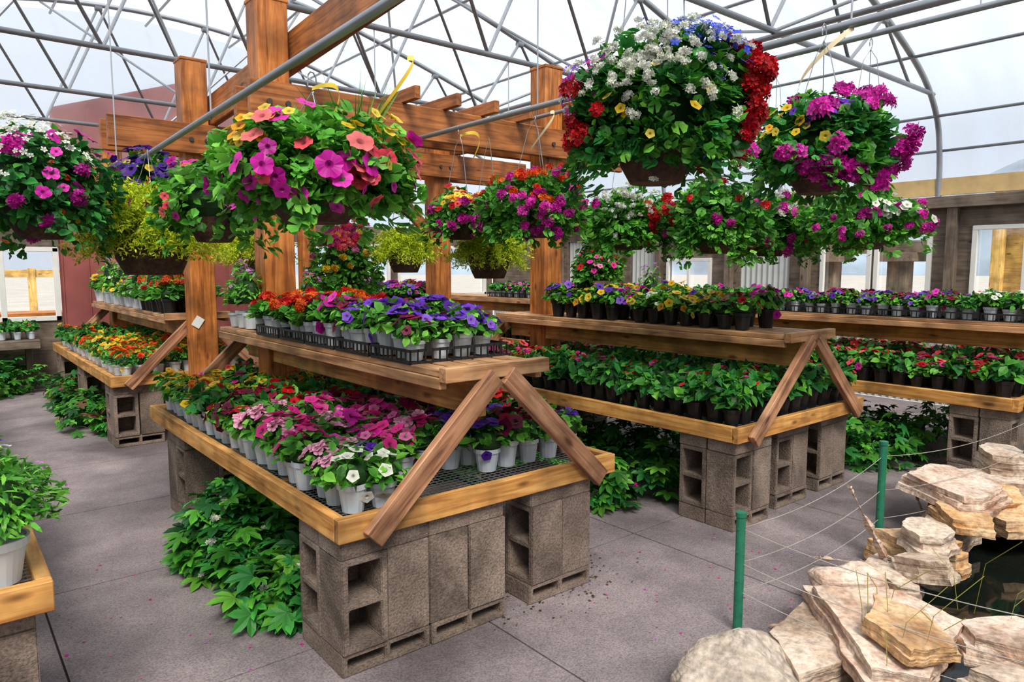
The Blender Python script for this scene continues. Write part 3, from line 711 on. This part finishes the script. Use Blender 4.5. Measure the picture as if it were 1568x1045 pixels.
# ------------------------------------------------------------------ timber frame
def tpost(x,y,h): 
    e=empty('timber_post'); board('post',(x,y,0),(x,y,h),.2,.2,M_POST,e,.008)
    board('cap_plate',(x-.105,y,h-.01),(x+.105,y,h-.01),.21,.025,M_POST,e,.004)
for x,y in ((1.78,4.63),(4.2,4.63),(1.78,6.33),(4.2,6.33),(1.78,9.7),(4.2,9.7)): tpost(x,y,3.2)
for y in (4.63,6.33,9.7):
    e=empty('pergola_beam')
    for dy in (-.13,.13): board('beam',(1.12 if y>5 else 1.6,y+dy,2.55),(5.3,y+dy,2.55),.05,.24,M_BEAM,e,.006)
    g=Geo()
    for x in (1.72,1.84,4.14,4.26): g.tube([(x,y-.168,2.54),(x,y-.15,2.54)],.018,8)
    g.obj('bolts',[M_DARKF],e)
e=empty('pergola_rafter'); board('rafter',(1.93,3.1,2.98),(1.93,7.2,2.76),.06,.25,M_BEAM,e,.006)
e=empty('pergola_rafter'); board('rafter',(4.37,4.0,2.8),(4.37,10.2,2.8),.06,.24,M_BEAM,e,.006)
for x in (2.7,3.05,3.4,3.75): 
    e=empty('pergola_rafter'); board('rafter',(x,4.3,2.715),(x,6.7,2.715),.045,.09,M_BEAM,e,.004)
e=empty('knee_brace')
board('brace',(1.95,6.33,1.9),(2.5,6.33,2.45),.05,.12,M_BEAM,e); board('brace',(4.05,6.33,1.9),(3.5,6.33,2.45),.05,.12,M_BEAM,e)
# ------------------------------------------------------------------ roof structure
half=[(0,4.8),(1.3,4.7),(2.5,4.42),(4.23,3.9),(5.3,3.5),(5.8,3.12),(5.96,2.7),(6.0,2.2)]
prof=[(2.5-x,z) for x,z in half[::-1]]+[(2.5+x,z) for x,z in half[1:]]
def smoothp(p,n=5):
    out=[]
    for i in range(len(p)-1):
        p0=p[max(i-1,0)];p1=p[i];p2=p[i+1];p3=p[min(i+2,len(p)-1)]
        for k in range(n):
            t=k/n; out.append(tuple(.5*((2*p1[j])+(-p0[j]+p2[j])*t+(2*p0[j]-5*p1[j]+4*p2[j]-p3[j])*t*t+(-p0[j]+3*p1[j]-3*p2[j]+p3[j])*t**3) for j in (0,1)))
    out.append(p[-1]); return out
SP=smoothp(prof)
def zat(x):
    for i in range(len(SP)-1):
        if SP[i][0]<=x<=SP[i+1][0] and SP[i+1][0]>SP[i][0]:
            t=(x-SP[i][0])/(SP[i+1][0]-SP[i][0]); return SP[i][1]*(1-t)+SP[i+1][1]*t
    return 2.3
TY=[-2.4,-.55,1.3,3.05,4.9,6.75,8.6,10.4]
for y in TY:
    g=Geo()
    g.tube([(x,y,z) for x,z in SP],.03,8)
    g.tube([(-3.2,y,3.3),(8.2,y,3.3)],.024,8)
    nodes=np.linspace(-2.6,7.6,9)
    for i,x in enumerate(nodes):
        if i<8:
            xm=(x+nodes[i+1])/2
            g.tube([(x,y,3.3),(xm,y,zat(xm)-.02)],.016,6); g.tube([(xm,y,zat(xm)-.02),(nodes[i+1],y,3.3)],.016,6)
            g.tube([(xm-.04,y,zat(xm)-.04),(xm+.04,y,zat(xm)-.04)],.035,8)
    g.obj('roof_truss',[M_PIPE],None,smooth=True)
g=Geo()
for x in (-3.3,-2.6,-1.2,.2,1.4,2.5,3.6,4.8,6.2,7.6,8.3,8.47):
    z=zat(x)-.03 if x<8.4 else 2.75
    g.tube([(x,-3,z),(x,10.85,z)],.016,6)
g.obj('roof_purlins',[M_PIPE],smooth=True)
g=Geo()
for j in range(len(TY)-1):
    for x in (-.0,2.5,5.1):
        a=1 if j%2 else -1
        g.tube([(x,TY[j],3.3),(x+a*1.25,TY[j+1],zat(x+a*1.25)-.03)],.014,6)
        g.tube([(x,TY[j+1],3.3),(x-a*1.25,TY[j],zat(x-a*1.25)-.03)],.014,6)
    g.tube([(-.1,TY[j],3.33),(-.1,TY[j+1],3.33)],.018,6); g.tube([(5.1,TY[j],3.26),(5.1,TY[j+1],3.26)],.022,6)
g.obj('roof_bracing_pipes',[M_PIPE],smooth=True)
for x,z,r_ in ((.93,LZ,.014),(2.7,MZ,.016),(4.0,OZ,.016)):
    g=Geo(); g.tube([(x,-2.4,z+.1 if x<1 else z),(x,1.6,z+.06 if x<1 else z),(x,10.4 if x>1 else 4.95,z-.03 if x<1 else z)],r_,10)
    for y in TY:
        if x<1 and y>5.2: continue
        g.tube([(x,y,z),(x,y,3.3)],.004,5)
    g.obj('basket_hanging_pipe',[M_PIPE],smooth=True)
g=Geo(); v=[];f=[]
for x,z in SP: v+=[(x+(.03 if x>8 else (-.03 if x<-3 else 0)),-3,z+.035),(x+(.03 if x>8 else (-.03 if x<-3 else 0)),10.9,z+.035)]
for i in range(len(SP)-1): a=2*i; f+=[(a,a+1,a+3),(a,a+3,a+2)]
g.add(v,f); g.obj('ceiling',[M_SKIN],smooth=True)
for nm,y in (('wall_gable_far',10.9),('wall_gable_near',-3.0)):
    g=Geo(); v=[(2.5,y,2.2)]+[(x,y,z+.03) for x,z in SP]; g.add(v,[(0,i,i+1) for i in range(1,len(SP))]); g.obj(nm,[M_SKIN])
# ------------------------------------------------------------------ walls
M_CORR=simple('corrugated_white_panel',(0.5,0.52,0.5),0.5,noise_amt=.06)
def corrug(name,Y0,Y1,z0,z1,x,parent=None):
    g=Geo();v=[];f=[];n=int((Y1-Y0)/.02)
    for i in range(n+1):
        y=Y0+(Y1-Y0)*i/n; xx=x+.012*math.sin(i*math.pi/2); v+=[(xx,y,z0),(xx,y,z1)]
    for i in range(n): a=2*i; f+=[(a,a+1,a+3),(a,a+3,a+2)]
    g.add(v,f); return g.obj(name,[M_CORR],parent)
wr=empty('wall_right')
def wpiece(Y0,Y1,z0,z1,x0=8.5,x1=8.6,mat=M_TAUPE): 
    zc=(z0+z1)/2; board('panel',((x0+x1)/2,Y0,zc),((x0+x1)/2,Y1,zc),x1-x0,z1-z0,mat,wr)
wins=[(1.75,2.69,1.04,1.94),(3.08,3.68,1.04,1.94),(3.72,4.32,1.04,1.94),(5.9,6.67,1.1,1.64)]
pans=[(4.74,5.44,.95,1.94),(6.9,7.4,.95,1.94),(8.3,8.8,.95,1.94)]
ops=sorted(wins+pans)
wpiece(-3,10.9,1.94,2.22); wpiece(-3,10.9,.88,.97,8.46,8.6)
last=-3
for a,b,c,d in ops:
    wpiece(last,a,.97,1.94); 
    if c>.98: wpiece(a,b,.97,c)
    if d<1.9: wpiece(a,b,d,1.94)
    last=b
wpiece(last,10.9,.97,1.94)
for y in (-1,1.6,2.88,4.5,5.6,6.8,7.6,8.95): board('stud',(8.46,y,.9),(8.46,y,2.2),.1,.09,M_TAUPE,wr)
board('top_rail',(8.45,-3,2.2),(8.45,10.9,2.2),.12,.12,M_TAUPE,wr)
corrug('lower_panel',-3,10.9,0,.9,8.54,wr)
for i,(a,b,c,d) in enumerate(pans): corrug('light_panel',a,b,c,d,8.53,wr)
boxobj('trim_1',(8.48,-3,2.28),(8.52,10.9,2.46),simple('tan_flashing',(0.6,0.43,0.2),.6))
for i,(a,b,c,d) in enumerate(wins):
    w=empty('window_%d'%(i+1)); m=M_WHITE
    x=8.49
    for p,q in (((x,a,c+.02),(x,b,c+.02)),((x,a,d-.02),(x,b,d-.02)),((x,a+.02,c),(x,a+.02,d)),((x,b-.02,c),(x,b-.02,d))): board('frame',p,q,.05,.045,m,w)
    if i==3 or i==0: board('mullion',(x,(a+b)/2,c),(x,(a+b)/2,d),.04,.03,m,w)
    g=Geo(); g.box((8.53,a,c),(8.536,b,d)); g.obj('pane',[M_GLASS],w)
wf=empty('wall_far')
def fp(X0,X1,z0,z1,mat=M_TAUPE): board('panel',(X0,10.95,(z0+z1)/2),(X1,10.95,(z0+z1)/2),.1,z1-z0,mat,wf)
fp(-3.5,1.34,0,.82);fp(-3.5,1.34,1.76,2.2);fp(-3.5,-1.2,.82,1.76)
fp(4.3,8.5,0,1.0);fp(4.3,8.5,1.9,2.2)
for x in (4.35,5.3,6.3,7.3,8.4): fp(x-.08,x+.08,1.0,1.9)
g=Geo()
v=[(1.34,10.93,0),(1.34,10.93,3.55),(2.9,10.93,4.1),(4.3,10.93,3.5),(4.3,10.93,0),(1.34,10.99,0),(1.34,10.99,3.55),(2.9,10.99,4.1),(4.3,10.99,3.5),(4.3,10.99,0)]
f=[(0,1,2),(0,2,3),(0,3,4),(5,7,6),(5,8,7),(5,9,8)]
for a,b in ((0,1),(1,2),(2,3),(3,4)): f+=[(a,b,b+5),(a,b+5,a+5)]
g.add(v,f); 
for k in range(10): g.box((1.36+k*.3,10.915,0),(1.375+k*.3,10.93,3.4))
g.obj('red_siding',[M_RED],wf)
for i,(a,b) in enumerate(((-1.2,.05),(.1,1.32))):
    w=empty('window_%d'%(i+5)); y=10.9
    for p,q in (((a,y,.85),(b,y,.85)),((a,y,1.74),(b,y,1.74)),((a+.03,y,.82),(a+.03,y,1.76)),((b-.03,y,.82),(b-.03,y,1.76)),(((a+b)/2,y,.82),((a+b)/2,y,1.76))): board('frame',p,q,.05,.06,M_WHITE,w)
    g=Geo(); g.box((a,10.94,.82),(b,10.946,1.76)); g.obj('pane',[M_GLASS],w)
for i,(a,b) in enumerate(((4.43,5.22),(5.38,6.22),(6.38,7.22),(7.38,8.32))):
    w=empty('window_%d'%(i+7)); y=10.9
    for p,q in (((a,y,1.02),(b,y,1.02)),((a,y,1.88),(b,y,1.88)),((a+.02,y,1.),(a+.02,y,1.9)),((b-.02,y,1.),(b-.02,y,1.9))): board('frame',p,q,.05,.05,M_WHITE,w)
    g=Geo(); g.box((a,10.94,1.),(b,10.946,1.9)); g.obj('pane',[M_GLASS],w)
boxobj('wall_left',(-3.6,-3,0),(-3.5,10.9,2.2),M_TAUPE)
boxobj('wall_near',(-3.5,-3.1,0),(8.5,-3.0,2.2),M_TAUPE)
# ------------------------------------------------------------------ outside
g=Geo(); g.box((-150,-150,-.5),(400,400,-.32)); g.obj('ground_outside',[simple('pale_gravel',(0.42,0.4,0.37),.9,nscale=.6)])
M_YEL=woodmat('yellow_shed_wood',(0.5,0.3,0.08),(0.7,0.46,0.15),(0.8,0.58,0.25))
def shed(x,y,w,d,h):
    e=empty('yellow_shed'); board('wall',(x,y,h/2-.3),(x,y+w,h/2-.3),d,h,M_YEL,e); board('roof',(x-.1,y-.2,h-.25),(x-.1,y+w+.2,h-.25),d+.5,.12,M_TAUPE,e)
    for k in range(4): board('post',(x-d/2-.15,y+.1+k*(w-.2)/3,-.3),(x-d/2-.15,y+.1+k*(w-.2)/3,h-.3),.14,.14,M_YEL,e)
shed(13,1.6,2.0,1.5,3.0)
e=empty('porch_frame')
for y in (5.0,6.2): board('column',(12.5,y,-.32),(12.5,y,1.75),.3,.3,M_TAUPE,e); board('capital',(12.2,y,1.68),(12.8,y,1.68),.6,.14,M_TAUPE,e)
board('lintel',(12.5,4.0,1.85),(12.5,8,1.85),.25,.2,M_TAUPE,e); board('porch_rail',(12.5,3.8,1.0),(12.5,8,1.0),.06,.06,M_TAUPE,e)
e=empty('picnic_table')
board('top',(.2,14,.75),(2,14,.75),.8,.06,M_POST,e); board('seat',(.2,13.4,.42),(2,13.4,.42),.25,.05,M_POST,e)
for x in (.5,1.7): board('leg',(x,13.5,-.32),(x,14,.72),.08,.08,M_POST,e); board('leg',(x,14.5,-.32),(x,14,.72),.08,.08,M_POST,e)
e=empty('timber_fence')
for k in range(8): board('post',(-2+k*.7,16,-.32),(-2+k*.7,16,1.5),.12,.12,M_YEL,e)
board('rail',(-2.2,16,1.4),(3.2,16,1.4),.06,.14,M_YEL,e); board('rail',(-2.2,16,.4),(3.2,16,.4),.06,.14,M_YEL,e)
g=Geo(); v=[];f=[]
n=60
for i in range(n+1):
    t=i/n; a=-.6+t*2.0; h=26+12*math.sin(t*7)+6*math.sin(t*19+1)+2.5*math.sin(t*47)
    v+=[(200*math.cos(a),200*math.sin(a),-.5),(215*math.cos(a),215*math.sin(a),h*.6),(240*math.cos(a),240*math.sin(a),h)]
for i in range(n):
    a=3*i
    for k in (0,1): f+=[(a+k,a+k+1,a+k+4),(a+k,a+k+4,a+k+3)]
g.add(v,f); g.obj('mountain_ridge',[simple('hazy_mountain',(0.24,0.3,0.37),1,nscale=.05,noise_amt=.4)])

# ------------------------------------------------------------------ pond, rocks, fence
def rockmat(name,cs,st=.75):
    return concretemat(name,[(0.3,cs[0]),(0.43,cs[1]),(0.55,cs[2]),(0.68,cs[3])],42,4.6,.7,.85,.012,.6,strata=st)
MR={'pink':rockmat('pink_sandstone',[(.36,.19,.12),(.55,.4,.31),(.7,.58,.49),(.46,.29,.2)]),
    'orange':rockmat('orange_sandstone',[(.36,.18,.07),(.56,.34,.16),(.68,.49,.3),(.5,.32,.19)]),
    'grey':rockmat('speckled_granite',[(.12,.1,.09),(.36,.3,.25),(.56,.48,.4),(.28,.24,.21)],.3),
    'tan':rockmat('tan_sandstone',[(.3,.2,.13),(.5,.39,.3),(.64,.54,.45),(.42,.33,.26)])}
def rock(name,c,size,rz,kind,seed,flat=True,tilt=(0,0)):
    r=random.Random(seed);bm=bmesh.new()
    if flat:
        n=r.randint(5,7); layers=2 if size[2]<.1 else 3
        base=[(2*math.pi*(k+r.uniform(-.3,.3))/n,r.uniform(.8,1.12)) for k in range(n)]
        for L in range(layers):
            z0_=-1+2*L/layers; z1_=-1+2*(L+1)/layers+.01; ins=1-.08*L; ox,oy=r.uniform(-.05,.05)*L,r.uniform(-.05,.05)*L
            vs=[]
            for a,q in base:
                q2=q*ins*r.uniform(.93,1.03); a2=a+r.uniform(-.08,.08)
                for zz in (z0_,z1_+r.uniform(-.06,.04)): vs.append(bm.verts.new(((q2*math.cos(a2)+ox)*size[0]/2,(q2*math.sin(a2)+oy)*size[1]/2,zz*size[2]/2)))
            bmesh.ops.convex_hull(bm,input=vs)
    else:
        vs=[]
        for k in range(18):
            u=Vector((r.gauss(0,1),r.gauss(0,1),r.gauss(0,1))).normalized()*r.uniform(.88,1.15); vs.append(bm.verts.new((u.x*size[0]/2,u.y*size[1]/2,u.z*size[2]/2)))
        bmesh.ops.convex_hull(bm,input=vs)
    bmesh.ops.delete(bm,geom=[v for v in bm.verts if not v.link_faces],context='VERTS')
    if not flat: bmesh.ops.bevel(bm,geom=bm.edges[:],offset=.012,segments=1,affect='EDGES')
    bmesh.ops.triangulate(bm,faces=bm.faces[:])
    for _ in range(6):
        L=max(size)/20
        ed=[e for e in bm.edges if e.calc_length()>L]
        if not ed: break
        bmesh.ops.subdivide_edges(bm,edges=ed,cuts=1); bmesh.ops.triangulate(bm,faces=bm.faces[:])
    bm.normal_update()
    for v in bm.verts:
        q=v.co*9+Vector((seed,0,0))
        if flat:
            nv=noise.noise_vector(q); nv2=noise.noise_vector(q*3.3)
            v.co+=Vector(((nv.x*.018+nv2.x*.009),(nv.y*.018+nv2.y*.009),nv.z*.005))
        else: v.co+=v.normal*(noise.noise(q*.7)*.03+noise.noise(q*2.5)*.014)
    me=bpy.data.meshes.new(name);bm.to_mesh(me);bm.free();me.materials.append(MR[kind])
    for p in me.polygons: p.use_smooth=True
    try: me.set_sharp_from_angle(angle=.45 if flat else .8)
    except Exception: pass
    o=bpy.data.objects.new(name,me);o.location=c;o.rotation_euler=(tilt[0],tilt[1],rz);link(o)
    return o
rock('speckled_boulder',(2.06,1.25,.07),(.62,.46,.32),.3,'grey',1,False)
rock('flagstone',(2.68,1.06,.13),(.82,.6,.09),.5,'pink',2,tilt=(.1,-.06))
rock('flagstone',(2.62,.96,.21),(.5,.34,.06),.9,'orange',3,tilt=(.12,-.08))
rock('pond_boulder',(3.04,1.36,.09),(.46,.34,.24),.2,'pink',4,False)
rock('flagstone',(3.40,1.18,.15),(.34,.24,.1),1.1,'tan',5,tilt=(.0,.25))
rock('flagstone',(3.64,1.27,.21),(.42,.28,.1),.4,'tan',6,tilt=(.05,0))
rock('flagstone',(4.45,1.42,.25),(.85,.6,.1),.2,'pink',7,tilt=(.08,0))
rock('flagstone',(4.15,1.29,.19),(.52,.3,.07),.8,'orange',8,tilt=(.05,-.05))
rock('flagstone',(4.55,1.16,.12),(.55,.4,.09),.1,'orange',9)
rock('flagstone',(3.0,.70,.12),(.55,.42,.1),2,'pink',10,tilt=(.06,.05))
rock('flagstone',(2.83,.56,.05),(.66,.46,.14),2,'tan',11)
rock('flagstone',(3.7,1.33,.1),(.5,.28,.16),2,'orange',12)
rock('flagstone',(2.62,1.22,.03),(.95,.44,.16),.1,'tan',13)
rock('flagstone',(3.35,1.30,.03),(.55,.3,.16),.7,'tan',14)
rock('flagstone',(5.1,1.42,.1),(.5,.4,.2),.7,'tan',15)
rock('flagstone',(5.3,1.44,.26),(.5,.36,.14),.7,'tan',16)
rock('flagstone',(4.75,1.35,.1),(.6,.45,.18),.2,'orange',17)
rock('pond_boulder',(2.0,.72,.02),(.6,.5,.26),1.2,'grey',18,False)
rock('flagstone',(4.9,1.05,.06),(.6,.5,.16),1.2,'tan',19)
rock('flagstone',(4.2,1.38,.08),(.7,.3,.16),.1,'tan',21)
rr=random.Random(4)
for i in range(9): rock('pond_cobble',(rr.uniform(2.1,4.6),rr.uniform(1.38,1.46),.02),(rr.uniform(.08,.16),rr.uniform(.07,.13),.09),rr.uniform(0,3),rr.choice(['tan','pink','grey']),30+i,False)
m,nt,out=newmat('dark_pond_water')
b=N(nt,'ShaderNodeBsdfPrincipled');b.inputs['Base Color'].default_value=(.006,.01,.008,1);b.inputs['Roughness'].default_value=.05;b.inputs['Specular IOR Level'].default_value=.35
no=N(nt,'ShaderNodeTexNoise');no.inputs['Scale'].default_value=9;bp=N(nt,'ShaderNodeBump');bp.inputs['Strength'].default_value=.3;bp.inputs['Distance'].default_value=.02
nt.links.new(no.outputs['Fac'],bp.inputs['Height']);nt.links.new(bp.outputs[0],b.inputs['Normal']);nt.links.new(b.outputs[0],out.inputs['Surface'])
g=Geo();g.box((1.75,-1,-.3),(5.4,1.35,-.05));g.obj('pond_water',[m])
def gpost(x,y,h):
    g=Geo();g.tube([(0,0,0),(0,0,h)],.019,14);g.tube([(0,0,h),(0,0,h+.012),(0,0,h+.018)],.022,14)
    for z in (.25,.45,.7,.9): g.tube([(-.022,0,h*z),(.022,0,h*z)],.006,6)
    g.obj('green_fence_post',[M_GREEN],None,(x,y,0),smooth=False)
gp=[(2.5,1.56,.49),(3.72,1.52,.6),(5.3,1.3,.6),(2.6,.35,.5)]
for p in gp: gpost(*p)
g=Geo()
def wire(a,b,za,zb,sag):
    g.tube([(a[0]+(b[0]-a[0])*t,a[1]+(b[1]-a[1])*t,za+(zb-za)*t-sag*4*t*(1-t)) for t in np.linspace(0,1,14)],.002,4)
for q in (.35,.6,.9):
    wire(gp[0],gp[1],gp[0][2]*q,gp[1][2]*q,.05); wire(gp[1],gp[2],gp[1][2]*q,gp[2][2]*q,.05); wire(gp[0],gp[3],gp[0][2]*q,gp[3][2]*q,.05)
g.obj('rope_fence_wires',[simple('fence_wire',(.4,.37,.33),.5,.3)])
g=Geo();rng=np.random.default_rng(77)
for i in range(14):
    x=rng.uniform(2.4,3.4);y=rng.uniform(.7,1.2);a=rng.uniform(0,6.28);h=rng.uniform(.15,.38)
    g.tube([(x,y,.1),(x+.1*math.cos(a)*h,y+.1*math.sin(a)*h,.1+h*.6),(x+.5*math.cos(a)*h,y+.5*math.sin(a)*h,.1+h)],.0014,4,(.4,.38,.08))
g.obj('dry_grass_stalks',[M_PLANT])
g=Geo();n=260
P=np.stack([np.where(rng.random(n)<.75,rng.uniform(2.1,3.5,n),rng.uniform(.3,1.1,n)),rng.uniform(1.4,4,n),np.full(n,.004)],1)
g.scatter(FLO,frames_z(np.tile([[0,0,1.]],(n,1))+rng.normal(size=(n,3))*.2,rng),P,rng.uniform(.003,.009,n),pick(MAG+PINK+LAV,n,rng)); g.obj('fallen_petals',[M_PLANT])
g=Geo();n=420
P=np.stack([rng.normal(2.2,.2,n),rng.normal(2.3,.1,n)+rng.uniform(-.05,.4,n),np.full(n,.004)],1)
g.scatter(LEAF,frames(rng.normal(size=(n,3))*[1,1,.15],np.tile([[0,0,1.]],(n,1))),P,rng.uniform(.006,.02,n),pick([(.12,.08,.05),(.2,.14,.08),(.08,.06,.04)],n,rng)); g.obj('dry_leaf_litter',[M_PLANT])
g=Geo();g.box((-.035,-.002,-.045),(.035,.002,.045));o=g.obj('price_tag',[M_WHITE],None,(1.72,6.222,1.05));o.rotation_euler=(0,.6,0)

# ------------------------------------------------------------------ light and camera
w=bpy.data.worlds.new('World');SC.world=w;w.use_nodes=True;nt=w.node_tree;nt.nodes.clear()
out=nt.nodes.new('ShaderNodeOutputWorld');bg=nt.nodes.new('ShaderNodeBackground')
tc=nt.nodes.new('ShaderNodeTexCoord');sx=nt.nodes.new('ShaderNodeSeparateXYZ');nt.links.new(tc.outputs['Generated'],sx.inputs[0])
r=ramp(nt,[(0.0,(.72,.8,.92)),(0.35,(.8,.87,.95)),(1,(.93,.96,1))]);nt.links.new(sx.outputs['Z'],r.inputs[0])
nt.links.new(r.outputs[0],bg.inputs[0]);bg.inputs[1].default_value=.95;nt.links.new(bg.outputs[0],out.inputs[0])
sl=bpy.data.lights.new('overcast_sun','SUN');sl.energy=5.6;sl.angle=.4;sl.color=(1,.94,.84)
so=bpy.data.objects.new('overcast_sun',sl);so.rotation_euler=(math.radians(34),math.radians(-20),0);link(so)
cd=bpy.data.cameras.new('camera');cd.lens=24.8;cd.sensor_width=36;cd.clip_end=1000
co=bpy.data.objects.new('camera',cd);co.location=(0,0,1.5);co.rotation_euler=(math.radians(84.1),0,math.radians(-39.5));link(co);SC.camera=co
SC.view_settings.view_transform='Standard';SC.view_settings.look='None';SC.view_settings.exposure=.2;SC.view_settings.gamma=.94
print('OBJ',len(bpy.data.objects),'TRIS',sum(len(m.polygons) for m in bpy.data.meshes))
